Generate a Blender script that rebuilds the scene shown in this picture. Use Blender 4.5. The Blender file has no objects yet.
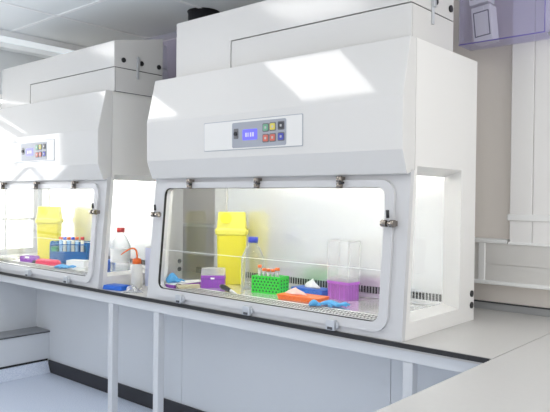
import bpy, bmesh, math, random
from mathutils import Vector, Matrix
from mathutils.geometry import tessellate_polygon
random.seed(7)
PI = math.pi
scene = bpy.context.scene
COL = scene.collection

# ------------------------------------------------------------------ materials
def mat(name, color, rough=.5, metal=0., spec=.5, bump=0., bscale=60., vary=.0, vscale=5., coat=0., emit=None, estr=0.,
        trans=0., stretch=None):
    m = bpy.data.materials.new(name); m.use_nodes = True
    nt = m.node_tree; b = nt.nodes['Principled BSDF']
    b.inputs['Base Color'].default_value = (*color, 1)
    b.inputs['Roughness'].default_value = rough
    b.inputs['Metallic'].default_value = metal
    b.inputs['Specular IOR Level'].default_value = spec
    b.inputs['Coat Weight'].default_value = coat
    b.inputs['Transmission Weight'].default_value = trans
    if emit:
        b.inputs['Emission Color'].default_value = (*emit, 1)
        b.inputs['Emission Strength'].default_value = estr
    tc = nt.nodes.new('ShaderNodeTexCoord')
    src = tc.outputs['Object']
    if stretch:
        mp = nt.nodes.new('ShaderNodeMapping'); mp.inputs['Scale'].default_value = stretch
        nt.links.new(src, mp.inputs['Vector']); src = mp.outputs['Vector']
    if vary:
        n = nt.nodes.new('ShaderNodeTexNoise'); n.inputs['Scale'].default_value = vscale
        n.inputs['Detail'].default_value = 4
        nt.links.new(src, n.inputs['Vector'])
        r = nt.nodes.new('ShaderNodeMapRange')
        r.inputs['To Min'].default_value = 1 - vary; r.inputs['To Max'].default_value = 1 + vary
        nt.links.new(n.outputs['Fac'], r.inputs['Value'])
        v = nt.nodes.new('ShaderNodeVectorMath'); v.operation = 'SCALE'
        v.inputs[0].default_value = color
        nt.links.new(r.outputs['Result'], v.inputs['Scale'])
        nt.links.new(v.outputs['Vector'], b.inputs['Base Color'])
    if bump:
        n2 = nt.nodes.new('ShaderNodeTexNoise'); n2.inputs['Scale'].default_value = bscale
        nt.links.new(src, n2.inputs['Vector'])
        bp = nt.nodes.new('ShaderNodeBump'); bp.inputs['Strength'].default_value = bump
        bp.inputs['Distance'].default_value = .002
        nt.links.new(n2.outputs['Fac'], bp.inputs['Height'])
        nt.links.new(bp.outputs['Normal'], b.inputs['Normal'])
    return m

def clear(name, tint=(1, 1, 1), body=(.9, .9, .9), edge=.35, base=.04, rough=.03, refl=.6):
    """thin clear plastic or glass: tinted see-through, denser at grazing angles, with a gloss"""
    m = bpy.data.materials.new(name); m.use_nodes = True
    nt = m.node_tree
    for n in list(nt.nodes): nt.nodes.remove(n)
    out = nt.nodes.new('ShaderNodeOutputMaterial')
    tr = nt.nodes.new('ShaderNodeBsdfTransparent'); tr.inputs['Color'].default_value = (*tint, 1)
    df = nt.nodes.new('ShaderNodeBsdfDiffuse'); df.inputs['Color'].default_value = (*body, 1)
    gl = nt.nodes.new('ShaderNodeBsdfGlossy'); gl.inputs['Roughness'].default_value = rough
    lw = nt.nodes.new('ShaderNodeLayerWeight'); lw.inputs['Blend'].default_value = .25
    mr = nt.nodes.new('ShaderNodeMapRange')
    mr.inputs['To Min'].default_value = base; mr.inputs['To Max'].default_value = edge
    nt.links.new(lw.outputs['Facing'], mr.inputs['Value'])
    lw.inputs['Blend'].default_value = .5                 # facing = 1 - cos: Schlick's curve for a thin sheet, the same from both sides
    pw = nt.nodes.new('ShaderNodeMath'); pw.operation = 'POWER'; pw.inputs[1].default_value = 5
    nt.links.new(lw.outputs['Facing'], pw.inputs[0])
    fr = nt.nodes.new('ShaderNodeMath'); fr.operation = 'MULTIPLY_ADD'; fr.inputs[1].default_value = .96 * refl; fr.inputs[2].default_value = .04 * refl
    nt.links.new(pw.outputs[0], fr.inputs[0])
    m1 = nt.nodes.new('ShaderNodeMixShader'); m2 = nt.nodes.new('ShaderNodeMixShader')
    nt.links.new(mr.outputs['Result'], m1.inputs['Fac'])
    nt.links.new(tr.outputs[0], m1.inputs[1]); nt.links.new(df.outputs[0], m1.inputs[2])
    nt.links.new(fr.outputs[0], m2.inputs['Fac'])
    nt.links.new(m1.outputs[0], m2.inputs[1]); nt.links.new(gl.outputs[0], m2.inputs[2])
    nt.links.new(m2.outputs[0], out.inputs['Surface'])
    return m

def floor_mat():
    m = mat('speckled blue vinyl', (.50, .55, .64), .45)
    nt = m.node_tree; b = nt.nodes['Principled BSDF']
    tc = nt.nodes.new('ShaderNodeTexCoord')
    n = nt.nodes.new('ShaderNodeTexNoise'); n.inputs['Scale'].default_value = 160; n.inputs['Detail'].default_value = 3
    cr = nt.nodes.new('ShaderNodeValToRGB')
    cr.color_ramp.elements[0].position = .35; cr.color_ramp.elements[0].color = (.54, .62, .78, 1)
    cr.color_ramp.elements[1].position = .65; cr.color_ramp.elements[1].color = (.80, .86, .97, 1)
    nt.links.new(tc.outputs['Object'], n.inputs['Vector'])
    nt.links.new(n.outputs['Fac'], cr.inputs['Fac']); nt.links.new(cr.outputs['Color'], b.inputs['Base Color'])
    return m

M = {}
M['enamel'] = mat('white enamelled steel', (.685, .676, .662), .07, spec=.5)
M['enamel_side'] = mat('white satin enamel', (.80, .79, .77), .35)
M['frame_white'] = mat('white sash paint', (.60, .60, .61), .3)
M['plenum'] = mat('off white plenum enamel', (.67, .66, .645), .14, spec=.5)
M['steel'] = mat('brushed stainless steel', (.86, .86, .85), .22, metal=.6, bump=.08, bscale=9, stretch=(1.2, 1, .12))
M['tray_steel'] = mat('stainless tray', (.84, .84, .82), .2, metal=.6, vary=.04)
M['well_white'] = mat('white well lining', (.86, .86, .84), .4)
M['slot'] = mat('dark slot', (.008, .008, .008), .8, spec=.1)
M['black'] = mat('black plastic', (.012, .012, .014), .4)
M['black_rubber'] = mat('black rubber', (.015, .015, .015), .6)
M['bronze'] = mat('worn nickel', (.32, .285, .25), .2, metal=1., vary=.35, vscale=90)
M['zinc'] = mat('zinc clip', (.58, .60, .63), .35, metal=.6)
M['white_plastic'] = mat('white plastic', (.82, .82, .81), .4)
M['panel_plate'] = mat('control panel plate', (.76, .755, .74), .3)
M['keypad'] = mat('grey keypad', (.36, .38, .43), .4)
M['dark_key'] = mat('dark key', (.06, .06, .07), .35)
M['pale_grey'] = mat('pale grey print', (.50, .50, .49), .5)
M['key_edge'] = mat('key edge grey', (.16, .16, .17), .4)
M['lcd'] = mat('blue display', (.05, .05, .3), .3, emit=(.16, .15, .85), estr=.9)
M['lcd_text'] = mat('pale display digits', (.3, .3, .6), .3, emit=(.42, .42, 1), estr=.9)
M['k_green'] = mat('green key', (.18, .42, .28), .4)
M['k_yellow'] = mat('yellow key', (.72, .62, .12), .4)
M['k_red'] = mat('red key', (.62, .16, .12), .4)
M['k_blue'] = mat('blue key', (.08, .09, .45), .4)
M['tube'] = mat('lamp tube', (1, 1, 1), .5, emit=(1, .985, .93), estr=14.5)
M['diffuser'] = mat('luminaire diffuser', (1, 1, 1), .5, emit=(1, .985, .96), estr=5.8)
M['slot_glow'] = mat('slot luminaire diffuser', (.62, .66, .68), .5, emit=(.9, .96, 1), estr=.36)
M['worktop'] = mat('pale grey laminate', (.56, .55, .535), .38, vary=.02, vscale=40)
M['bench_frame'] = mat('grey powder coat', (.62, .64, .67), .4)
M['under'] = mat('blue grey panel', (.66, .69, .73), .42, vary=.03, vscale=2)
M['wall'] = mat('beige grey paint', (.92, .86, .80), .8, bump=.03)
M['wall_left'] = mat('cool white paint', (.70, .73, .75), .8)
M['trunk'] = mat('pale trunking', (.66, .645, .62), .45)
M['white_trim'] = mat('white trim', (.84, .84, .83), .4)
M['pier'] = mat('white panelling', (.84, .825, .81), .5)
M['grey_top'] = mat('grey laminate', (.28, .29, .31), .45)
M['upstand'] = mat('grey upstand', (.34, .345, .35), .5)
M['ceiling'] = mat('ceiling tile', (.84, .87, .88), .75, vary=.05, vscale=1.2)
M['joint'] = mat('ceiling bar', (.92, .93, .935), .6)
M['floor'] = floor_mat()
M['skirting'] = mat('black skirting', (.022, .022, .028), .45)
M['duct'] = mat('dark duct', (.018, .018, .022), .5)
M['acrylic'] = clear('violet acrylic', (.965, .960, .99), (.62, .60, .84), .30, .05, .05, .35)
M['acrylic_edge'] = mat('violet acrylic edge', (.16, .13, .42), .2)
M['glass'] = clear('sash glass', (.995, .998, .995), (.8, .85, .85), .05, .002, .02, .22)
M['side_glass'] = clear('side window glass', (.995, .998, .995), (.8, .85, .85), .05, .002, .02, 1.4)
M['edge_glass'] = mat('pale glass edge', (.86, .88, .86), .3)
M['bottle_glass'] = clear('bottle glass', (.985, .99, .99), (.70, .73, .74), .62, .04, .03, .45)
M['frosted'] = clear('frosted polypropylene', (.96, .96, .97), (.85, .85, .87), .6, .30, .25, .5)
M['clear_pp'] = clear('clear polystyrene', (.985, .985, .985), (.90, .90, .90), .35, .06, .08, .35)
M['wash_pp'] = clear('milky bottle plastic', (.97, .97, .96), (.96, .96, .94), .75, .45, .3, .4)
M['liquid'] = clear('clear liquid', (.95, .965, .975), (.75, .80, .84), .4, .08, .02, .4)
M['yellow'] = mat('yellow bin plastic', (.86, .76, .012), .35, bump=.02)
M['yellow_lid'] = mat('pale yellow lid plastic', (.90, .83, .10), .35)
M['purple'] = mat('purple rack plastic', (.30, .045, .50), .35)
M['purple_dark'] = mat('deep purple plastic', (.17, .02, .33), .35)
M['orchid'] = clear('orchid clear plastic', (.86, .50, .92), (.56, .20, .68), .75, .55, .2, .4)
M['orchid_rim'] = mat('orchid rim', (.50, .13, .62), .35)
M['green'] = mat('green rack plastic', (.012, .62, .02), .35)
M['green_dark'] = mat('green rack holes', (.001, .075, .003), .6)
M['orange'] = mat('orange plastic', (.92, .17, .008), .4)
M['orange_cap'] = mat('orange cap', (.88, .16, .02), .4)
M['pink_paper'] = mat('pale pink tissue', (.90, .58, .52), .8, bump=.3, bscale=50)
M['tissue'] = mat('white tissue', (.88, .88, .88), .8)
M['blue_box'] = mat('blue carton', (.012, .13, .62), .4)
M['blue_glove'] = mat('blue nitrile', (.06, .36, .72), .5, bump=.4, bscale=70)
M['blue_acrylic'] = clear('blue acrylic', (.06, .50, .88), (.0, .23, .60), .7, .42, .06, .3)
M['green_mid'] = mat('green insert', (.01, .30, .12), .4)
M['teal_dark'] = mat('dark green tray', (.01, .22, .13), .4)
M['blue_cap'] = mat('blue screw cap', (.045, .07, .62), .35)
M['red_cap'] = mat('red screw cap', (.80, .055, .05), .35)
M['red'] = mat('red plastic', (.82, .015, .09), .35)
M['paper'] = mat('white paper', (.95, .95, .94), .7)
M['cream'] = mat('cream block', (.62, .55, .36), .5, vary=.06, vscale=30)
M['cover_line'] = clear('cover edge', (.9, .9, .9), (.80, .80, .80), .7, .5, .15, .4)
M['tube_pp'] = clear('tube plastic', (.93, .93, .92), (.85, .85, .84), .6, .35, .2, .5)
M['tube_blue'] = mat('pale blue tube label', (.42, .66, .86), .5)
M['tube_cream'] = mat('cream tube label', (.82, .78, .62), .5)
M['lav'] = mat('lavender carton', (.62, .66, .84), .5)
M['film'] = clear('clear film', (.95, .96, .97), (.9, .92, .94), .55, .10, .06, 1.0)
M['dispbox'] = mat('white glove carton', (.92, .92, .93), .5)
M['dispdark'] = mat('carton recess', (.16, .16, .20), .5)

# ------------------------------------------------------------------ mesh helpers
def worldloc(o):
    v = Vector((0, 0, 0))
    while o is not None:
        v += o.location; o = o.parent
    return v

def rrect(x0, x1, y0, y1, r, n=6):
    pts = []
    for cx, cy, a0 in ((x1 - r, y1 - r, 0), (x0 + r, y1 - r, 90), (x0 + r, y0 + r, 180), (x1 - r, y0 + r, 270)):
        for i in range(n + 1):
            a = math.radians(a0 + 90 * i / n)
            pts.append((cx + r * math.cos(a), cy + r * math.sin(a)))
    return pts

class MB:
    def __init__(self): self.bm = bmesh.new()
    def add(self, verts, faces, smooth=False):
        vs = [self.bm.verts.new(v) for v in verts]
        for f in faces:
            try:
                fc = self.bm.faces.new([vs[i] for i in f]); fc.smooth = smooth
            except ValueError: pass
        return self
    def box(self, x0, x1, y0, y1, z0, z1, M_=None):
        v = [Vector(p) for p in ((x0, y0, z0), (x1, y0, z0), (x1, y1, z0), (x0, y1, z0), (x0, y0, z1), (x1, y0, z1), (x1, y1, z1), (x0, y1, z1))]
        if M_ is not None: v = [M_ @ p for p in v]
        return self.add(v, [(0, 3, 2, 1), (4, 5, 6, 7), (0, 1, 5, 4), (1, 2, 6, 5), (2, 3, 7, 6), (3, 0, 4, 7)])
    def taper(self, w0, d0, w1, d1, z0, z1, M_=None, r=0.):
        """rounded box that changes size from bottom to top"""
        a = rrect(-w0 / 2, w0 / 2, -d0 / 2, d0 / 2, r if r else 1e-4, 4 if r else 1)
        b = rrect(-w1 / 2, w1 / 2, -d1 / 2, d1 / 2, r if r else 1e-4, 4 if r else 1)
        return self.loft([[(p[0], p[1], z0) for p in a], [(p[0], p[1], z1) for p in b]], M_)
    def loft(self, loops, M_=None, caps=True, smooth=False, closed=True):
        n = len(loops[0]); vs = []; f = []
        for lp in loops: vs += [Vector(p) if M_ is None else M_ @ Vector(p) for p in lp]
        for k in range(len(loops) - 1):
            for i in range(n if closed else n - 1):
                j = (i + 1) % n
                f.append((k * n + i, k * n + j, (k + 1) * n + j, (k + 1) * n + i))
        if caps:
            f.append(tuple(reversed(range(n)))); f.append(tuple((len(loops) - 1) * n + i for i in range(n)))
        return self.add(vs, f, smooth)
    def prism(self, poly, fn, a, b, hole=None, holeb=None):
        """polygon (with one hole) swept from w=a to w=b; fn(u,v,w)->xyz"""
        holeb = holeb or hole
        loops = [[Vector((p[0], p[1], 0)) for p in poly]]
        if hole: loops.append([Vector((p[0], p[1], 0)) for p in hole])
        flat = [p for l in loops for p in l]; n = len(flat); no = len(poly)
        flatb = list(poly) + list(holeb or [])
        tri = tessellate_polygon(loops)
        vs = [fn(p[0], p[1], a) for p in flat] + [fn(p[0], p[1], b) for p in flatb]
        f = [tuple(t) for t in tri] + [tuple(n + i for i in reversed(t)) for t in tri]
        for s, e in ((0, no), (no, n)):
            m = e - s
            for i in range(m):
                j = (i + 1) % m
                f.append((s + i, s + j, n + s + j, n + s + i))
        return self.add(vs, f)
    def cyl(self, p0, p1, r0, r1=None, seg=20, caps=True):
        p0, p1 = Vector(p0), Vector(p1); r1 = r0 if r1 is None else r1
        d = (p1 - p0).normalized(); q = d.to_track_quat('Z', 'Y')
        def ring(p, r): return [p + q @ Vector((r * math.cos(2 * PI * i / seg), r * math.sin(2 * PI * i / seg), 0)) for i in range(seg)]
        A, B = ring(p0, r0), ring(p1, r1)
        self.loft([A, B], caps=False, smooth=True)
        if caps:
            self.add(A, [tuple(reversed(range(seg)))]); self.add(B, [tuple(range(seg))])
        return self
    def lathe(self, prof, c=(0, 0, 0), seg=28, caps=True):
        loops = [[(c[0] + r * math.cos(2 * PI * i / seg), c[1] + r * math.sin(2 * PI * i / seg), c[2] + z) for i in range(seg)] for r, z in prof]
        return self.loft(loops, caps=caps, smooth=True)
    def tube(self, pts, r, seg=10, taper=None):
        pts = [Vector(p) for p in pts]; loops = []
        up = Vector((0, 0, 1))
        for i, p in enumerate(pts):
            d = (pts[min(i + 1, len(pts) - 1)] - pts[max(i - 1, 0)]).normalized()
            a = d.cross(up)
            if a.length < .05: a = d.cross(Vector((0, 1, 0)))
            a.normalize(); b = a.cross(d)
            rr = r if taper is None else taper[i]
            loops.append([p + (a * math.cos(2 * PI * k / seg) + b * math.sin(2 * PI * k / seg)) * rr for k in range(seg)])
        return self.loft(loops, smooth=True)
    def build(self, name, m, parent=None, loc=None, bevel=0., seg=2, sub=0, solid=0., flat=False):
        off = worldloc(parent) if parent is not None else Vector(loc or (0, 0, 0))
        bmesh.ops.remove_doubles(self.bm, verts=self.bm.verts, dist=1e-6)
        bmesh.ops.recalc_face_normals(self.bm, faces=self.bm.faces)
        bmesh.ops.translate(self.bm, verts=self.bm.verts, vec=-off)
        me = bpy.data.meshes.new(name); self.bm.to_mesh(me); self.bm.free()
        me.materials.append(M[m])
        o = bpy.data.objects.new(name, me); COL.objects.link(o)
        if parent is not None: o.parent = parent
        elif loc: o.location = loc
        if bevel:
            b = o.modifiers.new('bevel', 'BEVEL'); b.width = bevel; b.segments = seg; b.limit_method = 'ANGLE'
            b.angle_limit = math.radians(35); b.harden_normals = False
            if not flat:
                for p in me.polygons: p.use_smooth = True
                o.modifiers.new('wn', 'WEIGHTED_NORMAL')
        if solid:
            s = o.modifiers.new('solid', 'SOLIDIFY'); s.thickness = solid
        if sub:
            s = o.modifiers.new('sub', 'SUBSURF'); s.levels = sub; s.render_levels = sub
            for p in me.polygons: p.use_smooth = True
        return o

def tag(o, label, cat, group=None):
    o['label'] = label; o['category'] = cat
    if group: o['group'] = group
    return o
def thing(name, loc, label, cat, group=None):
    o = bpy.data.objects.new(name, None); COL.objects.link(o); o.location = loc
    o.empty_display_size = .05
    return tag(o, label, cat, group)
def struct(mb, name, m, **k):
    o = mb.build(name, m, **k)
    if o.parent is None: o['kind'] = 'structure'
    return o
def copy_tree(o, parent=None):
    c = o.copy(); COL.objects.link(c)
    if parent is not None: c.parent = parent
    for ch in list(o.children): copy_tree(ch, c)
    return c
def RZ(x, y, z, deg=0.): return Matrix.Translation((x, y, z)) @ Matrix.Rotation(math.radians(deg), 4, 'Z')

# ------------------------------------------------------------------ room
XL, YB, ZC = -4.6, 1.15, 2.92
struct(MB().box(XL - .1, 3.4, -5.2, 1.45, -.08, 0), 'floor', 'floor')
cl = MB().box(XL - .1, 3.4, -5.2, 1.45, ZC, ZC + .08)
struct(cl, 'ceiling', 'ceiling')
jt = MB()
for x in (-3.12, -2.1, -1.0, .2, 1.4): jt.box(x - .013, x + .013, -5.1, 1.15, ZC - .006, ZC + .004)
for y in (.13, -1.45, -2.6, -3.7): jt.box(-3.86, 3.3, y - .013, y + .013, ZC - .0065, ZC + .004)
struct(jt, 'trim_1', 'joint')
struct(MB().box(XL - .1, 3.4, YB, YB + .1, -.02, ZC + .02), 'wall_back', 'wall')
# left wall with its window
W0, W1, WZ0, WZ1 = -1.15, .80, .96, 2.50
fx = lambda u, v, w: (w, u, v)
struct(MB().prism([(-5.2, -.02), (1.2, -.02), (1.2, ZC + .02), (-5.2, ZC + .02)], fx, XL - .12, XL,
                  hole=[(W0, WZ0), (W1, WZ0), (W1, WZ1), (W0, WZ1)]), 'wall_left', 'wall_left')
wf = MB().prism([(W0, WZ0), (W1, WZ0), (W1, WZ1), (W0, WZ1)], fx, XL - .08, XL - .02, hole=[(W0 + .05, WZ0 + .05), (W1 - .05, WZ0 + .05), (W1 - .05, WZ1 - .05), (W0 + .05, WZ1 - .05)])
for y in (.47, -.05, -.6): wf.box(XL - .075, XL - .025, y - .012, y + .012, WZ0 + .04, WZ1 - .04)
wf.box(XL - .075, XL - .025, W0 + .03, W1 - .03, 2.36, 2.42); wf.box(XL - .08, XL - .02, W0 + .03, W1 - .03, 1.285, 1.308)
wn = struct(wf, 'window_1', 'white_trim')
MB().box(XL - .052, XL - .046, W0 + .04, W1 - .04, WZ0 + .04, WZ1 - .04).build('pane', 'glass', wn)
MB().box(XL - .02, XL + .16, W0 - .05, W1 + .03, WZ0 - .04, WZ0).build('sill', 'white_trim', wn, bevel=.004)
# service panel below the bench, its end panel, skirting
up = MB()
for a, b in ((-3.93, -1.952), (-1.949, -.302), (-.299, 1.1), (1.103, 2.2)): up.box(a, b, .42, .47, -.01, .83)
up.box(-3.93, 2.2, .43, .46, 0, .829)
struct(up, 'wall_under_bench', 'under')
struct(MB().box(-3.97, -3.93, -.02, .47, -.01, .83), 'wall_under_bench_end', 'under')
struct(MB().box(-3.70, 2.2, .405, .42, -.01, .105), 'baseboard_back', 'skirting', bevel=.004)
# trunking, pier and upstand along the back wall
tk = MB().box(-4.55, 3.2, 1.06, 1.16, 1.075, 1.168); tk.box(-4.55, 3.2, 1.06, 1.16, 1.171, 1.288); tk.box(-4.55, 3.2, 1.065, 1.155, 1.08, 1.28)
struct(tk, 'trim_2', 'trunk')
tl = MB().box(-4.55, 3.2, 1.045, 1.155, 1.055, 1.077); tl.box(-4.55, .05, 1.05, 1.16, 1.288, 1.312); tl.box(-.115, -.075, 1.053, 1.16, 1.072, 1.29)
struct(tl, 'trim_3', 'white_trim', bevel=.004)
pr = MB().box(.06, .183, 1.06, 1.16, 1.296, ZC); pr.box(.186, 1.2, 1.06, 1.16, 1.296, ZC); pr.box(.1, 1.1, 1.068, 1.16, 1.30, ZC)
struct(pr, 'wall_pier', 'pier', bevel=.004)
struct(MB().box(.05, 1.2, 1.05, 1.07, 1.42, 1.455).box(.055, 1.2, 1.052, 1.07, 1.285, 1.30), 'trim_4', 'white_trim', bevel=.003)

# ceiling luminaires
def luminaire(x, y, label):
    t = thing('ceiling_light', (x, y, ZC), label, 'ceiling light', 'recessed ceiling panels')
    MB().prism(rrect(x - .37, x + .37, y - .28, y + .28, .01, 2), lambda u, v, w: (u, v, w), ZC - .012, ZC - .0005,
               hole=rrect(x - .34, x + .34, y - .25, y + .25, .01, 2)).build('frame', 'white_trim', t)
    MB().box(x - .34, x + .34, y - .25, y + .25, ZC - .009, ZC - .002).build('diffuser', 'diffuser', t)
    return t
for i, (x, y) in enumerate(((-1.41, -.95), (-3.57, -.95), (.78, -.95), (1.75, .15), (-1.41, -3.2), (.9, -3.2))):  # the right rear panel is an added, unseen light to brighten wall and pier
    luminaire(x, y, 'white square recessed ceiling light panel above the lab floor')
t = thing('ceiling_light', (-4.07, .0, ZC), 'long pale strip light in the ceiling over the left window end', 'ceiling light')
MB().box(-4.26, -3.88, -1.4, .86, ZC - .006, ZC - .001).build('diffuser', 'slot_glow', t)
MB().box(-3.88, -3.86, -1.4, .88, ZC - .05, ZC - .0005).box(-4.28, -4.26, -1.4, .88, ZC - .05, ZC - .0005).box(-4.26, -3.88, .86, .88, ZC - .05, ZC - .0005).build('frame', 'joint', t)

# ------------------------------------------------------------------ benches
BT = .9
b = thing('laboratory_bench', (-1.8, 0, 0), 'long pale grey laboratory bench with black front edge under both cabinets', 'bench')
MB().box(-4.35, .408, -.002, 1.145, .868, BT).build('worktop', 'worktop', b)
MB().box(-4.35, .400, -.012, -.0025, .879, BT - .0005).build('front_edge', 'black', b)
MB().box(-4.35, .400, .004, .05, .818, .867).build('rail', 'bench_frame', b, bevel=.002)
for x in (-2.197, -1.716, .029):
    MB().box(x - .024, x + .024, .006, .054, 0, .817).build('leg', 'bench_frame', b, bevel=.003)
MB().box(-2.6, 3.2, 1.12, 1.145, BT + .0005, .94).build('upstand', 'upstand', b)
MB().box(-2.6, 3.2, 1.117, 1.146, .94, .9445).build('upstand_strip', 'black', b)
b = thing('laboratory_bench', (1.1, -1, 0), 'pale grey side bench in the right foreground, set at right angles', 'bench')
MB().box(.411, 2.1, -4.0, 1.115, .868, BT).build('worktop', 'worktop', b, bevel=.002)
MB().box(.46, 2.05, -3.9, .41, .80, .8675).build('rail', 'bench_frame', b)
for x, y in ((.5, -3.8), (.5, -1.9), (2., -3.8), (2., -1.9)):
    MB().box(x - .024, x + .024, y - .024, y + .024, 0, .7995).build('leg', 'bench_frame', b)

# low boxed plinth at the left
p = thing('boxed_plinth', (-3.815, -.5, 0), 'low white boxed-in step with a grey top at the left wall', 'plinth')
MB().box(-3.925, -3.71, -1.4, .419, .1, .345).build('body', 'under', p)
MB().box(-3.927, -3.70, -1.4, .419, .352, .362).build('top', 'grey_top', p)
MB().box(-3.926, -3.695, -1.4, .419, .3455, .3515).build('edge_strip', 'black', p)
MB().add([(-3.71, -1.4, .1), (-3.71, .404, .1), (-3.66, .404, .001), (-3.66, -1.4, .001), (-3.92, -1.4, .1), (-3.92, .404, .1), (-3.92, .404, .001), (-3.92, -1.4, .001)],
         [(0, 1, 2, 3), (4, 5, 1, 0), (7, 6, 5, 4), (3, 2, 6, 7), (0, 3, 7, 4), (1, 5, 6, 2)]).build('coving', 'floor', p)
MB().box(-3.72, -3.705, -1.4, .404, .1, .116).build('kick_strip', 'black', p)

# ------------------------------------------------------------------ safety cabinets
SL = .0834
def sl(u, v, w): return (u, SL * (v - BT) + w, v)      # the tilted front plane
WD, D, T, Y0 = 1.8, .744, 2.255, .0
def make_cabinet():
    c = thing('safety_cabinet', (0, 0, BT), 'nearer white biosafety cabinet with lit glass front, its whole right side in view', 'cabinet', 'biosafety cabinets on the bench')
    # side panels with window openings
    for x0, x1, xi in ((0, -.1, 1), (-1.8, -1.7, -1)):
        prof = [(.030, BT + .001), (D, BT + .001), (D, T), (.101, T), (.101, 1.662), (.094, 1.662)]
        ho = [(.068, .978), (.570, .978), (.574, 1.680), (.120, 1.680)]
        hi = [(.075, .992), (.585, .992), (.585, 1.645), (.125, 1.645)]
        MB().prism(prof, lambda u, v, w: (w, u, v), x0, x1, hole=ho, holeb=hi).build('side_panel', 'enamel_side', c)
        xg = x1 + (.004 if xi > 0 else -.004)
        MB().box(min(xg, xg - .004 * xi), max(xg, xg - .004 * xi), .078, .582, .995, 1.642).build('side_window', 'side_glass', c)
    for x in (-.0005,):
        for z in (1.042, .982):
            MB().cyl((x, .712, z), (x + .006, .712, z), .017).build('vent_plug', 'black', c)
    # front frame around the sash
    fo = [(-1.8, BT + .001), (0, BT + .001), (0, 1.662), (-1.8, 1.662)]
    MB().prism(fo, sl, 0, .029, hole=rrect(-1.686, -.117, .974, 1.581, .045, 6)).build('front_frame', 'frame_white', c)
    MB().prism(rrect(-1.732, -.068, .930, 1.618, .075, 8), sl, -.017, -.0003, hole=rrect(-1.688, -.115, .972, 1.583, .045, 6)).build('sash_frame', 'frame_white', c, bevel=.004, seg=3)
    MB().prism(rrect(-1.6885, -.1145, .9715, 1.5835, .045, 6), sl, -.0115, .004, hole=rrect(-1.6855, -.1175, .9745, 1.5805, .043, 6)).build('gasket', 'black_rubber', c)
    MB().prism([(-1.685, .975), (-.118, .975), (-.118, 1.203), (-1.685, 1.203)], sl, .0055, .0085).build('lower_pane', 'glass', c)
    MB().prism([(-1.684, 1.206), (-.118, 1.206), (-.118, 1.582), (-1.684, 1.582)], sl, .0045, .0075).build('upper_pane', 'glass', c)
    MB().prism([(-1.684, 1.2032), (-.118, 1.2032), (-.118, 1.2058), (-1.684, 1.2058)], sl, .0040, .009).build('pane_edge', 'edge_glass', c)
    # hood
    hp = [(.098, 1.664), (.040, 1.640), (.031, 1.642), (-.012, 1.748), (-.016, 1.984), (.046, 2.255), (.10, 2.255)]
    MB().prism(hp, lambda u, v, w: (w, u, v), -1.8, 0).build('hood', 'enamel', c, bevel=.006, seg=3, flat=True)
    MB().box(-1.699, -.101, .102, D, 1.73, T - .0005).build('top_casing', 'enamel_side', c)
    MB().box(-1.699, -.101, .60, D - .001, BT + .03, 1.7295).build('rear_casing', 'enamel_side', c)
    MB().box(-1.699, -.101, .03, D - .001, BT + .001, BT + .029).build('base_casing', 'enamel_side', c)
    # well
    bl = MB().box(-1.698, -.102, .592, .5985, .972, 1.729)
    bl_o = bl.build('back_liner', 'steel', c)
    sb = MB(); n = 82
    for i in range(n):
        x = -1.685 + i * (1.57 / (n - 1)); sb.box(x - .0058, x + .0058, .5905, .5925, 1.0, 1.038)
    sb.build('vent_slots', 'slot', c)
    MB().box(-1.698, -.102, .18, .591, .956, .970).build('work_tray', 'tray_steel', c)
    MB().box(-1.698, -.102, .036, .179, .956, .9695).build('front_grille', 'well_white', c)
    gs = MB()
    for i in range(80):
        x = -1.685 + i * (1.57 / 79)
        for y in (.058, .098, .138): gs.add([(x - .0060, y - .014, .9702), (x + .0055, y - .014, .9702), (x + .0055, y + .014, .9702), (x - .0060, y + .014, .9702)], [(0, 1, 2, 3)])
    gs.build('grille_slots', 'slot', c)
    MB().box(-1.698, -.102, .12, .5985, 1.712, 1.729).build('well_ceiling', 'well_white', c)
    MB().cyl((-1.62, .20, 1.692), (-.18, .20, 1.692), .013, seg=14).build('lamp_tube', 'tube', c)
    for x in (-1.66, -.14):
        MB().box(x - .03, x + .03, .175, .225, 1.675, 1.711).build('lamp_holder', 'white_plastic', c)
    # toggle latches of the sash
    def latch(x, z, horiz):
        y = SL * (z - BT) - .017
        m = MB()
        if horiz:   # side of the sash: barrel lies across
            m.cyl((x - .034, y - .016, z), (x - .006, y - .016, z), .016); m.cyl((x - .004, y - .016, z), (x + .012, y - .016, z), .012)
            m.cyl((x + .012, y - .016, z), (x + .034, y - .016, z), .017)
            m.box(x - .03, x + .03, y - .012, y + .0165, z - .012, z + .012)
            o = m.build('latch', 'bronze', c)
            MB().cyl((x + .002, y - .02, z + .010), (x + .002, y - .022, z + .026), .003).build('lever_stem', 'zinc', o)
            MB().cyl((x + .002, y - .022, z + .025), (x + .002, y - .026, z + .060), .0075).build('lever', 'black', o)
        else:
            m.cyl((x, y - .016, z - .030), (x, y - .016, z - .004), .014); m.cyl((x, y - .016, z), (x, y - .016, z + .028), .015)
            m.box(x - .012, x + .012, y - .013, y + .0165, z - .028, z + .026); m.box(x - .006, x + .020, y - .026, y - .008, z + .008, z + .024)
            o = m.build('latch', 'bronze', c)
            MB().cyl((x + .010, y - .026, z - .004), (x + .036, y - .030, z - .004), .0055).build('lever', 'black', o)
    for x in (-1.447, -.905, -.364): latch(x, 1.608, False)
    for x in (-1.735, -.082): latch(x, 1.42, True)
    # sash catches at the bottom
    for x in (-1.460, -.911, -.360):
        z = .931; y = SL * (z - BT) - .017
        m = MB().box(x - .028, x + .022, y - .022, y + .004, z - .024, z + .026); m.box(x + .022, x + .034, y - .012, y + .004, z - .012, z + .016)
        o = m.build('catch', 'zinc', c, bevel=.003)
        MB().box(x - .016, x + .012, y - .026, y - .021, z - .020, z - .008).build('catch_tongue', 'dark_key', o, bevel=.001)
    # control panel
    hy = lambda z: -.012 - .004 * (z - 1.748) / .236
    def flat(u, v, w): return (u, hy(v) + w, v)
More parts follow.
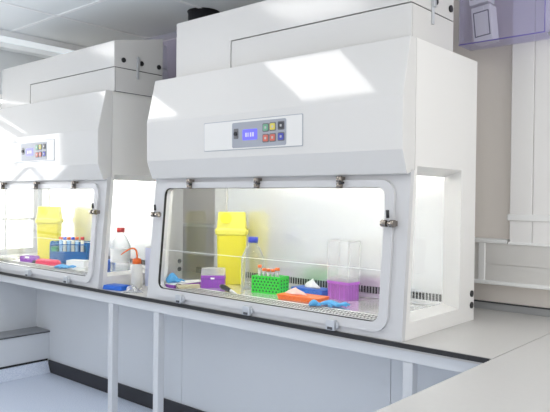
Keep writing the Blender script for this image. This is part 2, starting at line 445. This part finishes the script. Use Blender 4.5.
    MB().prism(rrect(-1.273, -.556, 1.786, 1.947, .006, 3), flat, -.0015, .002).build('panel_seam', 'keypad', c)
    cp = MB().prism(rrect(-1.269, -.560, 1.790, 1.943, .006, 3), flat, -.0032, .001).build('control_panel', 'panel_plate', c)
    kp = MB().prism(rrect(-1.046, -.662, 1.797, 1.932, .010, 4), flat, -.0048, -.0025).build('keypad', 'keypad', cp)
    MB().prism(rrect(-1.032, -.998, 1.845, 1.900, .004, 2), flat, -.0062, -.0045).build('switch_plate', 'key_edge', cp)
    MB().cyl((-1.015, hy(1.872) - .006, 1.872), (-1.015, hy(1.872) - .014, 1.872), .011).build('key_switch', 'black', cp)
    MB().prism(rrect(-.966, -.860, 1.835, 1.892, .004, 2), flat, -.0062, -.0045).build('display', 'lcd', cp)
    tx = MB()
    for k, w in enumerate((.010, .006, .010, .010)): tx.prism([(-.945 + k * .017, 1.852), (-.945 + k * .017 + w, 1.852), (-.945 + k * .017 + w, 1.874), (-.945 + k * .017, 1.874)], flat, -.0068, -.006)
    tx.build('display_text', 'lcd_text', cp)
    for x, z, mm in ((-.800, 1.893, 'k_green'), (-.752, 1.895, 'k_yellow'), (-.695, 1.897, 'dark_key'), (-.800, 1.838, 'k_red'), (-.752, 1.839, 'k_red'), (-.695, 1.841, 'k_blue')):
        MB().prism(rrect(x - .022, x + .022, z - .022, z + .022, .006, 3), flat, -.0060, -.0045).build('key_surround', 'key_edge', cp)
        MB().prism(rrect(x - .017, x + .017, z - .017, z + .017, .006, 3), flat, -.0085, -.0058).build('key', mm, cp)
        MB().prism(rrect(x - .006, x + .006, z - .006, z + .006, .002, 3), flat, -.0092, -.0083).build('key_symbol', 'pale_grey', cp)
    # exhaust plenum on top
    YP, YR = .10, .52
    MB().prism([(YP, 2.424), (YR, 2.424), (YR, 2.69), (YP, 2.60)], lambda u, v, w: (w, u, v), -1.66, -.03).build('plenum', 'plenum', c)
    MB().box(-1.66, -1.186, YP, YR, T + .0005, 2.424).build('plenum_side', 'plenum', c)
    MB().box(-1.180, -.032, YP + .012, YR - .004, T + .0005, 2.4225).build('plenum_core', 'slot', c)
    MB().box(-1.180, -.031, YP + .003, YP + .0118, T + .001, 2.4185).build('access_panel', 'plenum', c)
    MB().box(-.0318, -.0300, YP + .014, YR, T + .001, 2.4185).build('end_panel', 'plenum', c)
    for y in (.175, .328, .483): MB().cyl((-.0305, y, 2.477), (-.022, y, 2.477), .017).build('plug', 'black', c)
    hk = MB().box(-.0298, -.020, .286, .304, 2.36, 2.52); hk.box(-.020, -.012, .283, .307, 2.44, 2.515)
    hk.build('hanging_clip', 'zinc', c, bevel=.002)
    return c
cab = make_cabinet()
cab2 = copy_tree(cab); cab2.location.x = -2.333
for ch in cab2.children:
    if ch.name.split('.')[0] in ('plenum', 'plenum_side', 'plenum_core', 'access_panel', 'end_panel', 'plug', 'hanging_clip'): ch.location.x += .045
cab2['label'] = 'farther white biosafety cabinet at the left, partly cut off by the picture edge'

# exhaust duct behind the nearer cabinet's plenum
d = thing('exhaust_duct', (-2.165, .78, ZC), 'black round exhaust duct rising to the ceiling behind the nearer cabinet', 'duct')
pts = [(-2.165, .78, ZC), (-2.165, .78, 2.70), (-2.165, .78, 2.58), (-2.13, .77, 2.50), (-2.0, .73, 2.45), (-1.80, .66, 2.44), (-1.6, .64, 2.44), (-1.5, .64, 2.42), (-1.44, .64, 2.37), (-1.42, .64, 2.31), (-1.42, .64, 2.2555)]
MB().tube(pts, .10, seg=28, taper=[.116, .116, .116, .114, .112, .105, .10, .10, .10, .10, .10]).build('pipe', 'duct', d)
MB().lathe([(.122, -.004), (.122, 0), (.1165, 0), (.1165, -.004)], (-2.165, .78, ZC - .001), caps=False).build('collar', 'black_rubber', d)
lb = [[(-2.165 + .1172 * math.cos(a), .78 + .1172 * math.sin(a), z) for a in [math.radians(205 + 5 * i) for i in range(14)]] for z in (2.80, 2.825)]
MB().loft(lb, caps=False, closed=False).build('label_tape', 'white_plastic', d)

# violet acrylic dispensers on the back wall
def dispenser(label):
    x0, x1, y0, y1, z0, z1 = -.18, .29, .90, 1.059, 2.395, 2.875
    t = thing('glove_dispenser', (.05, 1.059, z0), label, 'dispenser', 'violet acrylic dispensers')
    MB().box(x0, x1, y0, y0 + .005, z0, z1).build('front_sheet', 'acrylic', t)
    MB().box(x0, x0 + .005, y0 + .0052, y1, z0 + .0052, z1).build('side_sheet', 'acrylic', t)
    MB().box(x1 - .005, x1, y0 + .0052, y1, z0 + .0052, z1).build('side_sheet', 'acrylic', t)
    MB().box(x0, x1, y0 + .0052, y1, z0, z0 + .005).build('bottom_sheet', 'acrylic', t)
    MB().box(x0 + .0052, x1 - .0052, y1 - .005, y1, z0 + .0052, z1).build('back_sheet', 'acrylic', t)
    MB().box(x0, x1, y0 - .0015, y0 - .0002, z0, z0 + .006).box(x1 - .004, x1, y0 - .0015, y0 - .0002, z0 + .006, z1).build('sheet_edge', 'acrylic_edge', t)
    for (yy, zz) in ((1.0, 2.44),):
        MB().cyl((x0 - .004, yy - .04, zz), (x0, yy - .04, zz), .008).build('screw', 'zinc', t)
    MB().lathe([(.0, 0), (.026, .004), (.030, .012), (.026, .020), (.0, .024)], (.322, .94, 2.385), caps=False).build('end_knob', 'zinc', t)
    MB().box(.2905, .322, .935, .945, 2.394, 2.400).build('knob_stem', 'zinc', t)
    return t
dsp = dispenser('violet clear acrylic glove dispenser at the top right, above the pale wall panels')
dsp2 = copy_tree(dsp); dsp2.location.x += -2.885; dsp2['label'] = 'violet clear acrylic dispenser glimpsed between the two cabinet tops'
def carton(x, y, z, rz, tilt, label):
    t = thing('glove_carton', (x, y, z), label, 'carton', 'white cartons in the dispensers')
    Mx = Matrix.Translation((x, y, z)) @ Matrix.Rotation(math.radians(rz), 4, 'Z') @ Matrix.Rotation(math.radians(tilt), 4, 'Y')
    MB().box(-.055, .055, -.045, .045, 0, .20, Mx).build('box', 'dispbox', t, bevel=.003)
    m = MB()
    for a, b_, c_, d_ in ((-.045, -.039, .03, .17), (.039, .045, .03, .17), (-.045, .045, .03, .036), (-.045, .045, .164, .17)): m.box(a, b_, -.0465, -.0448, c_, d_, Mx)
    m.build('slot_outline', 'dispdark', t)
    MB().box(-.018, .018, -.052, -.0452, .176, .19, Mx).build('tab', 'dispbox', t)
carton(-.055, .985, 2.4085, 0, -6, 'white glove carton standing at the bottom of the right dispenser')
carton(-.085, .985, 2.622, 0, -6, 'white glove carton stacked on the other, cut by the top of the picture')

carton(-2.925, .985, 2.4085, 0, -4, 'white carton at the bottom of the dispenser glimpsed between the cabinet tops')
carton(-2.945, .985, 2.622, 0, -4, 'upper white carton in the dispenser glimpsed between the cabinet tops')

# ------------------------------------------------------------------ things in the cabinets
TZ = .9705
def sharps_bin(x, y, rz, label):
    t = thing('sharps_bin', (x, y, TZ), label, 'sharps bin', 'yellow sharps bins')
    Mx = RZ(x, y, TZ, rz)
    lp = lambda w, d, z, r=.02: [(p[0], p[1], z) for p in rrect(-w / 2, w / 2, -d / 2, d / 2, r, 5)]
    MB().loft([lp(.168, .115, 0), lp(.172, .118, .012), lp(.190, .132, .318)], Mx).build('body', 'yellow', t, bevel=.003)
    MB().loft([lp(.190, .132, .3185), lp(.206, .146, .322), lp(.214, .150, .340), lp(.214, .150, .352), lp(.192, .134, .362), lp(.176, .122, .458), lp(.166, .112, .466)], Mx).build('lid', 'yellow_lid', t, bevel=.003)
    q = Mx @ Vector((-.035, -.066, .425)); nrm = (Mx.to_3x3() @ Vector((0, -1, .12))).normalized()
    MB().cyl(q - nrm * .006, q + nrm * .004, .036, seg=28).build('flap', 'yellow', t)
    return t
sharps_bin(-1.530, .472, 42, 'yellow sharps bin in the nearer cabinet, behind the purple-based tip box')
sharps_bin(-3.74, .43, 44, 'yellow sharps bin in the farther left cabinet')

def bottle(x, y, z, r, h, cap, label, liq=None, lab=None, capr=.024):
    t = thing('reagent_bottle', (x, y, z), label, 'bottle')
    hb = h * .55
    MB().lathe([(r * .9, 0), (r, .006), (r, hb), (r * .93, hb + .025), (r * .62, hb + .075), (capr * .95, h - .055), (capr * .92, h - .03)], (x, y, z)).build('glass_body', 'bottle_glass', t)
    c = MB().lathe([(capr, h - .034), (capr, h - .002), (capr * .93, h)], (x, y, z)).build('cap', cap, t)
    if liq: MB().lathe([(r * .88, .004), (r * .96, .01), (r * .96, liq)], (x, y, z)).build('liquid', 'liquid', t)
    if lab:
        a0, a1, z0, z1 = lab
        seg = 14
        MB().loft([[(x + (r + .0008) * math.cos(a), y + (r + .0008) * math.sin(a), z + zz) for a in [math.radians(a0 + (a1 - a0) * i / seg) for i in range(seg + 1)]] for zz in (z0, z1)],
                  caps=False, closed=False, smooth=True).build('paper_label', 'paper', t)
    return t
bottle(-1.278, .405, TZ, .073, .318, 'blue_cap', 'empty clear glass bottle with blue screw cap behind the green rack', capr=.031)
bottle(-2.592, .36, TZ, .073, .327, 'red_cap', 'clear bottle with red screw cap and white label, seen through the left side window', liq=.045, lab=(-120, 30, .072, .172), capr=.030)

# green tube rack with orange-capped tubes
gx, gy, gr = -1.085, .351, 10
Mx = RZ(gx, gy, TZ, gr)
t = thing('tube_rack', (gx, gy, TZ), 'bright green perforated tube rack holding orange-capped tubes', 'rack')
m = MB().box(-.096, .096, -.054, -.049, 0, .10, Mx).box(-.096, .096, .049, .054, 0, .10, Mx).box(-.096, -.091, -.049, .049, 0, .10, Mx).box(.091, .096, -.049, .049, 0, .10, Mx)
m.box(-.091, .091, -.049, .049, 0, .005, Mx)
for i in range(6): m.box(-.076 + .0304 * i - .003, -.076 + .0304 * i + .003, -.049, .049, .082, .0995, Mx)
for i in range(4): m.box(-.091, .091, -.036 + .030 * i - .003, -.036 + .030 * i + .003, .083, .100, Mx)
m.build('rack_body', 'green', t)
m = MB()
for r_ in range(5):
    for i in range(8):
        x_ = -.083 + i * .0225 + (.011 if r_ % 2 else 0)
        if x_ > .09: continue
        q0 = Mx @ Vector((x_, -.0538, .014 + r_ * .018)); q1 = Mx @ Vector((x_, -.0546, .014 + r_ * .018)); m.cyl(q0, q1, .0055, seg=10)
for r_ in range(4):
    for i in range(3):
        q0 = Mx @ Vector((.0956, -.032 + i * .032, .018 + r_ * .02)); q1 = Mx @ Vector((.0966, -.032 + i * .032, .018 + r_ * .02)); m.cyl(q0, q1, .006, seg=10)
m.build('holes', 'green_dark', t)
tubes = [(-.061, -.021, .156, 'left end of the green rack'), (-.030, -.021, .138, 'green rack, second from its left end'), (.0, -.021, .137, 'green rack, third from its left end'), (.030, -.021, .137, 'green rack, fourth from its left end'), (.061, -.021, .146, 'green rack, fifth and largest, near the right end')]
for i, (lx, ly, h, where) in enumerate(tubes):
    q = Mx @ Vector((lx, ly, .0055))
    tt = thing('sample_tube', q, 'orange-capped clear tube standing in the ' + where, 'tube', 'orange capped tubes in the green rack')
    r = .0095 if i < 4 else .012
    MB().lathe([(r * .4, 0), (r * .8, .006), (r, .016), (r, h - .015)], q, seg=14).build('tube_body', 'tube_pp', tt)
    MB().lathe([(r + .0025, h - .016), (r + .0025, h - .001), (r + .001, h)], q, seg=14).build('cap', 'orange_cap', tt)

# tip boxes
def tip_box(x, y, rz, label):
    t = thing('pipette_tip_box', (x, y, TZ), label, 'tip box')
    Mx = RZ(x, y, TZ, rz)
    m = MB().taper(.142, .085, .146, .090, 0, .078, Mx, r=.006)
    m.build('base', 'purple', t, bevel=.002)
    m = MB()
    for i in range(5): m.box(-.060 + i * .03 - .0012, -.060 + i * .03 + .0012, -.0465, -.0435, .006, .052, Mx)
    m.build('ribs', 'purple_dark', t)
    MB().taper(.1485, .0925, .1485, .0925, .054, .060, Mx, r=.006).build('rim', 'purple_dark', t)
    MB().box(-.012, .012, -.0490, -.0463, .056, .066, Mx).build('clasp', 'paper', t)
    MB().taper(.146, .090, .140, .085, .0785, .120, Mx, r=.006).build('lid', 'frosted', t, bevel=.002)
    return t
tip_box(-1.478, .262, 40, 'purple pipette tip box with frosted lid in front of the yellow bin')

t = thing('pipette_tip_box', (-.640, .465, TZ), 'orchid purple tip rack under a tall clear cover, at the right end', 'tip box')
Mx = RZ(-.640, .465, TZ, -6.6)
PF = lambda u, v, w: Mx @ Vector((u, v, w))
HX, HY = .078, .046
MB().prism(rrect(-HX, HX, -HY, HY, .006, 3), PF, 0, .098, hole=rrect(-HX + .003, HX - .003, -HY + .003, HY - .003, .005, 3)).build('base', 'orchid', t)
MB().prism(rrect(-HX - .003, HX + .003, -HY - .003, HY + .003, .006, 3), PF, .086, .100, hole=rrect(-HX - .0002, HX + .0002, -HY - .0002, HY + .0002, .006, 3)).build('rim', 'orchid_rim', t)
m = MB()
for i in range(4): m.box(-.050 + i * .033 - .0014, -.050 + i * .033 + .0014, -HY - .0022, -HY - .0004, .004, .085, Mx)
for i in range(3): m.box(HX + .0004, HX + .0022, -.024 + i * .024 - .0014, -.024 + i * .024 + .0014, .004, .085, Mx)
m.build('ribs', 'orchid_rim', t)
MB().box(-HX + .004, HX - .004, -HY + .004, HY - .004, .080, .122, Mx).build('tip_tray', 'frosted', t)
MB().prism(rrect(-HX - .002, HX + .002, -HY - .002, HY + .002, .006, 3), PF, .102, .322, hole=rrect(-HX, HX, -HY, HY, .006, 3)).build('tall_cover', 'clear_pp', t)
MB().prism(rrect(-HX - .003, HX + .003, -HY - .003, HY + .003, .006, 3), PF, .3222, .326, hole=rrect(-HX + .001, HX - .001, -HY + .001, HY - .001, .005, 3)).build('cover_rim', 'cover_line', t)
m = MB()
for sx in (-1, 1):
    for sy in (-1, 1): m.box(sx * (HX + .001) - .0017, sx * (HX + .001) + .0017, sy * (HY + .001) - .0017, sy * (HY + .001) + .0017, .103, .321, Mx)
m.build('cover_corners', 'cover_line', t)

# blue tissue box
Mx = RZ(-.885, .50, TZ, -3)
t = thing('tissue_box', (-.885, .50, TZ), 'flat blue tissue box with a white tissue sticking out', 'tissue box')
MB().box(-.120, .120, -.055, .055, 0, .034, Mx).build('box', 'blue_box', t, bevel=.003)
MB().prism(rrect(-.06, .06, -.018, .018, .017, 5), lambda u, v, w: Mx @ Vector((u, v, w)), .0341, .0352).build('slit', 'grey_top', t)
def crumple(cx, cy, cz, w, d, h, seed, Mloc, spread=1.0):
    rnd = random.Random(seed); m = MB(); nu, nv = 18, 10
    ph = [rnd.uniform(0, 6) for _ in range(6)]
    loops = []
    for j in range(nv):
        v = j / (nv - 1); lp = []
        for i in range(nu):
            a = 2 * PI * i / nu
            k = (1 - v) ** .8 * (1 + .28 * math.sin(3 * a + ph[0] + 2 * v) + .22 * math.sin(5 * a + ph[1] - 3 * v) + .1 * math.sin(9 * a + ph[2]))
            lp.append((cx + w / 2 * k * math.cos(a) + .018 * spread * math.sin(3 * v + ph[3]) * v, cy + d / 2 * k * math.sin(a), cz + h * (v + .14 * math.sin(2 * a + ph[4]) * v * (1 - .3 * v))))
        loops.append(lp)
    return m.loft(loops, Mloc, smooth=True)
crumple(0, 0, .0352, .11, .045, .052, 3, Mx).build('tissue', 'tissue', t, sub=1)

# orange tray with crumpled pink paper
Mx = RZ(-.767, .264, TZ, 4.5)
t = thing('orange_tray_box', (-.767, .264, TZ), 'flat orange plastic box in front of the blue tissue box', 'box')
MB().taper(.262, .116, .272, .124, 0, .022, Mx, r=.012).build('body', 'orange', t, bevel=.003)
MB().taper(.276, .128, .276, .128, .0222, .028, Mx, r=.012).build('lid', 'orange', t, bevel=.002)
q = Mx @ Vector((-.045, .01, .0282))
tag(crumple(q.x, q.y, q.z, .14, .075, .034, 11, None).build('crumpled_tissue', 'pink_paper', loc=q, sub=1), 'crumpled pale pink tissue lying on the orange box', 'tissue')

# nitrile gloves
def glove(x, y, z, rz, sc, seed, label, heap=0.):
    rnd = random.Random(seed)
    Mx = RZ(x, y, z, rz) @ Matrix.Scale(sc, 4)
    m = MB(); n = 14
    loops = []
    for j in range(9):                                   # cuff and palm, a flattened crumpled sleeve
        u = j / 8; w = .052 - .008 * math.sin(u * PI) + .006 * math.sin(5 * u + seed); th = .006 + (.014 + heap) * math.sin(PI * min(1, u * .9 + .1)) + heap * .2
        loops.append([(-.12 + .14 * u, w * math.cos(2 * PI * i / n) * (1 + .06 * math.sin(4 * i + j + seed)), th + (th - .001) * math.sin(2 * PI * i / n) * (1 + .12 * math.sin(3 * i + 2 * j))) for i in range(n)])
    m.loft(loops, Mx, smooth=True)
    for k, (yy, L, a) in enumerate(((-.038, .062, -.16), (-.013, .075, -.03), (.013, .070, .08), (.036, .055, .2))):
        pts = []; tp = []
        bend = rnd.uniform(-.5, .5)
        for s in range(6):
            u = s / 5; aa = a + bend * u
            pts.append(Mx @ Vector((.010 + L * u * math.cos(aa), yy + L * u * math.sin(aa), .011 + .012 * math.sin(u * 3) * rnd.uniform(.5, 1.2) + heap * .8 * (1 - u))))
            tp.append(.0105 * sc * (1 - .35 * u))
        m.tube(pts, .01, 10, tp)
    pts = [Mx @ Vector((-.045 + .012 * s, -.045 - .012 * s, .011 + heap * .5)) for s in range(5)]
    m.tube(pts, .01, 10, [.011 * sc * (1 - .08 * s) for s in range(5)])
    return tag(m.build('nitrile_glove', 'blue_glove', loc=(x, y, z), sub=1), label, 'glove', 'blue nitrile gloves')
glove(-.505, .225, TZ + .001, 10, .78, 2, 'blue nitrile glove lying limp on the tray in front of the orchid tip rack')
glove(-.585, .165, TZ + .001, 60, .42, 5, 'small bunched blue glove at the front corner of the orange box', heap=.02)

# pipette lying by the tip box
a, b_ = Vector((-1.335, .195, TZ + .026)), Vector((-1.165, .150, TZ + .006))
t = thing('micropipette', (-1.30, .185, TZ), 'black-handled micropipette with white tip, lying by the purple tip box', 'pipette')
dv = (b_ - a)
MB().tube([a, a + dv * .12, a + dv * .3, a + dv * .5, a + dv * .62], .01, 14, [.014, .0175, .016, .013, .010]).build('handle', 'black', t)
MB().tube([a + dv * .622, a + dv * .8, b_], .01, 12, [.0095, .007, .0025]).build('tip', 'white_plastic', t)
MB().tube([a - dv * .10, a - dv * .001], .007, 10, [.007, .007]).build('plunger', 'grey_top', t)

# left end of the near cabinet: papers, glove, block
Mx = RZ(-1.648, .180, TZ, 90)
t = thing('flat_carton', (-1.648, .180, TZ), 'flat purple carton with a white top at the left end of the nearer cabinet', 'carton')
MB().box(-.125, .125, -.040, .040, 0, .020, Mx).build('box', 'purple', t)
MB().box(-.127, .127, -.042, .042, .0202, .026, Mx).build('lid', 'paper', t)
q = Mx @ Vector((-.065, 0.004, .0265))
glove(q.x, q.y, q.z, 80, .56, 9, 'crumpled blue glove on the flat purple carton at the left end', heap=.032)
Mx = RZ(-1.555, .130, TZ, 60)
t = thing('wooden_block', (-1.555, .130, TZ), 'slim cream block lying in front of the flat purple carton', 'block')
MB().box(-.075, .065, -.020, .020, .0, .022, Mx).build('block_body', 'cream', t, bevel=.002)
MB().tube([Mx @ Vector((-.07, -.0215 , .002)), Mx @ Vector((-.083, -.012, .02)), Mx @ Vector((-.074, 0, .029)), Mx @ Vector((-.05, .004, .0235))], .0025, 8).build('wire_clip', 'bronze', t)

# ------------------------------------------------------------------ left cabinet contents
Mx = RZ(-3.40, .430, TZ, 40)
t = thing('tube_rack', (-3.40, .430, TZ), 'blue clear acrylic two-tier tube rack in the farther cabinet', 'rack')
arch = [(-.055, 0), (.055, 0), (.055, .15), (.045, .172), (.03, .18), (-.03, .18), (-.045, .172), (-.055, .15)]
for x0 in (-.155, .149):
    MB().prism(arch, lambda u, v, w: Mx @ Vector((w, u, v)), x0, x0 + .006).build('end_plate', 'blue_acrylic', t)
MB().box(-.149, .149, -.055, -.050, .003, .096, Mx).build('front_plate', 'blue_acrylic', t)
MB().box(-.149, -.100, -.046, .046, .092, .135, Mx).build('green_insert', 'green_mid', t)
for z in (.003, .085, .150):
    if z < .01: m = MB().box(-.149, .149, -.0498, .05, z, z + .006, Mx)
    else: m = MB().box(-.149, .149, -.0498, -.0295, z, z + .006, Mx).box(-.149, .149, -.0005, .05, z, z + .006, Mx)
    m.build('shelf', 'blue_acrylic', t)
MB().box(-.149, .149, .0502, .055, .0, .178, Mx).build('back_plate', 'blue_acrylic', t)
for i, (lx, body, capm, w) in enumerate(((-.075, 'tube_blue', 'orange_cap', 'left end of the blue rack'), (-.042, 'tube_cream', 'blue_cap', 'blue rack, second from the left'), (-.008, 'tube_blue', 'orange_cap', 'middle of the blue rack'), (.026, 'tube_cream', 'blue_cap', 'blue rack, just right of its middle'), (.06, 'tube_blue', 'orange_cap', 'blue rack, second from the right end'), (.105, 'tube_cream', 'red_cap', 'right end of the blue rack'))):
    q = Mx @ Vector((lx, -.015, .0105))
    names = {'tube_blue': 'pale blue', 'tube_cream': 'cream'}
    caps = {'orange_cap': 'orange', 'blue_cap': 'blue', 'red_cap': 'red'}
    tt = thing('sample_tube', q, names[body] + ' tube with ' + caps[capm] + ' cap in the ' + w, 'tube', 'tubes in the blue acrylic rack')
    MB().lathe([(.004, 0), (.010, .014), (.0135, .03), (.0135, .182)], q, seg=16).build('tube_body', body, tt)
    MB().lathe([(.0155, .1825), (.0155, .204), (.0145, .206)], q, seg=16).build('cap', capm, tt)
Mx = RZ(-3.60, .300, TZ, 40)
# red flat case with black end
Mx = RZ(-3.41, .235, TZ, 12)
t = thing('red_case', (-3.41, .235, TZ), 'long crimson plastic case lying before the blue rack', 'case')
MB().taper(.24, .07, .23, .062, 0, .022, Mx, r=.01).build('base', 'red', t, bevel=.003)
MB().taper(.236, .068, .20, .045, .0222, .040, Mx, r=.01).build('lid', 'red', t, bevel=.004)
MB().taper(.05, .04, .045, .034, 0, .022, Mx @ Matrix.Translation((-.148, 0, 0)), r=.008).build('end_cap', 'black', t, bevel=.003)
# low purple rack lid
Mx = RZ(-3.73, .245, TZ, 30)
t = thing('rack_lid', (-3.73, .245, TZ), 'low purple rack lid lying on the tray left of the crimson case', 'lid')
MB().prism(rrect(-.07, .07, -.04, .04, .006, 3), lambda u, v, w: Mx @ Vector((u, v, w)), .0, .045, hole=rrect(-.064, .064, -.034, .034, .004, 3)).build('rim', 'purple', t)
MB().box(-.064, .064, -.034, .034, .018, .024, Mx).build('deck', 'purple_dark', t)
MB().box(-.02, .02, -.0425, -.0402, .028, .044, Mx).build('notch', 'paper', t)
# white carton and glove in front of the rack
Mx = RZ(-3.06, .295, TZ, 25)
t = thing('small_carton', (-3.06, .295, TZ), 'small white carton at the right end of the farther cabinet', 'carton')
MB().box(-.08, .08, -.045, .045, 0, .050, Mx).build('box', 'paper', t, bevel=.003)
MB().box(-.081, .081, -.046, .046, .0502, .054, Mx).build('lid', 'white_plastic', t)
glove(-3.01, .165, TZ + .001, 20, .85, 4, 'blue nitrile glove lying before the small white carton')
# steel inoculating loop holder at far left
t = thing('steel_instrument', (-3.93, .20, TZ), 'long steel forceps lying at the left end of the farther cabinet', 'forceps')
MB().tube([(-4.02, .12, TZ + .012), (-3.95, .19, TZ + .016), (-3.88, .25, TZ + .009)], .005, 8, [.004, .006, .003]).build('arm', 'tray_steel', t)
MB().tube([(-4.02, .125, TZ + .016), (-3.96, .20, TZ + .024), (-3.885, .255, TZ + .012)], .005, 8, [.004, .006, .003]).build('arm', 'tray_steel', t)
# blue box seen through the left side window
tag(MB().box(-2.81, -2.71, .30, .40, TZ, TZ + .075).build('blue_carton', 'blue_box', loc=(-2.76, .35, TZ), bevel=.003), 'blue carton partly hidden behind the frame, left of the red-capped bottle', 'carton')

# ------------------------------------------------------------------ on the bench between the cabinets
BZ = BT + .0005
x, y = -2.195, .215
t = thing('wash_bottle', (x, y, BZ), 'milky wash bottle with orange cap and bent orange spout', 'wash bottle')
MB().lathe([(.036, 0), (.040, .006), (.040, .142), (.036, .158), (.024, .166)], (x, y, BZ)).build('bottle_body', 'wash_pp', t)
MB().lathe([(.030, .1665), (.030, .196), (.026, .202)], (x, y, BZ)).build('cap', 'orange_cap', t)
sp = []
dx, dy = -.66, -.75
for u, h in ((0, .184), (0, .215), (.005, .240), (.018, .254), (.034, .257), (.055, .248), (.075, .236), (.095, .222), (.108, .212)):
    sp.append((x + dx * u, y + dy * u, BZ + h + .016))
MB().tube(sp, .005, 10, [.0065, .0065, .006, .006, .0058, .005, .0045, .004, .003]).build('spout', 'orange_cap', t)
Mx = RZ(-2.225, .078, BZ, 10)
t = thing('flat_blue_lid', (-2.225, .078, BZ), 'flat blue plastic lid on the bench between the cabinets', 'lid')
MB().taper(.175, .11, .165, .10, 0, .028, Mx, r=.008).build('lid_body', 'blue_box', t, bevel=.003)
MB().taper(.14, .08, .138, .078, .0282, .031, Mx, r=.008).build('raised_panel', 'blue_box', t)
tag(crumple(-2.045, .080, BZ, .12, .11, .045, 21, None).build('crumpled_film', 'film', loc=(-2.045, .080, BZ)), 'crumpled clear plastic film in front of the wash bottle', 'film')
t = thing('upright_carton', (-2.19, .365, BZ), 'slim pale lavender carton standing against the nearer cabinet', 'carton')
Mx = RZ(-2.19, .365, BZ, 10)
MB().box(-.045, .045, -.05, .05, 0, .27, Mx).build('box', 'lav', t, bevel=.002)
MB().box(.0, .0455, -.0512, -.0502, .03, .09, Mx).build('purple_mark', 'purple', t)
MB().box(-.046, .046, -.051, .051, .2702, .275, Mx).build('lid', 'white_plastic', t)

# ------------------------------------------------------------------ world, light, camera
w = bpy.data.worlds.new('World'); scene.world = w; w.use_nodes = True
nt = w.node_tree; bg = nt.nodes['Background']; bg.inputs['Color'].default_value = (.985, .992, 1, 1)
tc = nt.nodes.new('ShaderNodeTexCoord'); sx = nt.nodes.new('ShaderNodeSeparateXYZ'); mr = nt.nodes.new('ShaderNodeMapRange')
mr.interpolation_type = 'SMOOTHSTEP'
mr.inputs['From Min'].default_value = -.92; mr.inputs['From Max'].default_value = -.68
mr.inputs['To Min'].default_value = 5.5; mr.inputs['To Max'].default_value = 1.0
nt.links.new(tc.outputs['Generated'], sx.inputs[0]); nt.links.new(sx.outputs['X'], mr.inputs['Value']); m2 = nt.nodes.new('ShaderNodeMapRange'); m2.interpolation_type = 'SMOOTHSTEP'     # a second bright side, the open right of the room
m2.inputs['From Min'].default_value = .55; m2.inputs['From Max'].default_value = .9
m2.inputs['To Min'].default_value = 0; m2.inputs['To Max'].default_value = .35
ad = nt.nodes.new('ShaderNodeMath'); ad.operation = 'ADD'
nt.links.new(sx.outputs['X'], m2.inputs['Value']); nt.links.new(mr.outputs['Result'], ad.inputs[0]); nt.links.new(m2.outputs['Result'], ad.inputs[1])
nt.links.new(ad.outputs[0], bg.inputs['Strength'])
cd = bpy.data.cameras.new('Camera'); cam = bpy.data.objects.new('Camera', cd); COL.objects.link(cam); scene.camera = cam
cd.sensor_width = 36; cd.lens = 640.157 / 550 * 36; cd.clip_start = .02
yaw, pit, rol = .7194, -.0104, .0120
fw = Vector((-math.sin(yaw) * math.cos(pit), math.cos(yaw) * math.cos(pit), math.sin(pit)))
r = Vector((math.cos(yaw), math.sin(yaw), 0)); u = r.cross(fw)
r2 = r * math.cos(rol) + u * math.sin(rol); u2 = -r * math.sin(rol) + u * math.cos(rol)
cam.matrix_world = Matrix(((r2.x, u2.x, -fw.x, 1.4246), (r2.y, u2.y, -fw.y, -2.4787), (r2.z, u2.z, -fw.z, 1.5219), (0, 0, 0, 1)))
vs = scene.view_settings
scene.display_settings.display_device = 'sRGB'
vs.view_transform = 'Standard'; vs.look = 'None'; vs.gamma = 1; vs.use_curve_mapping = False; vs.exposure = 0.29
scene.cycles.max_bounces = 14; scene.cycles.transparent_max_bounces = 24
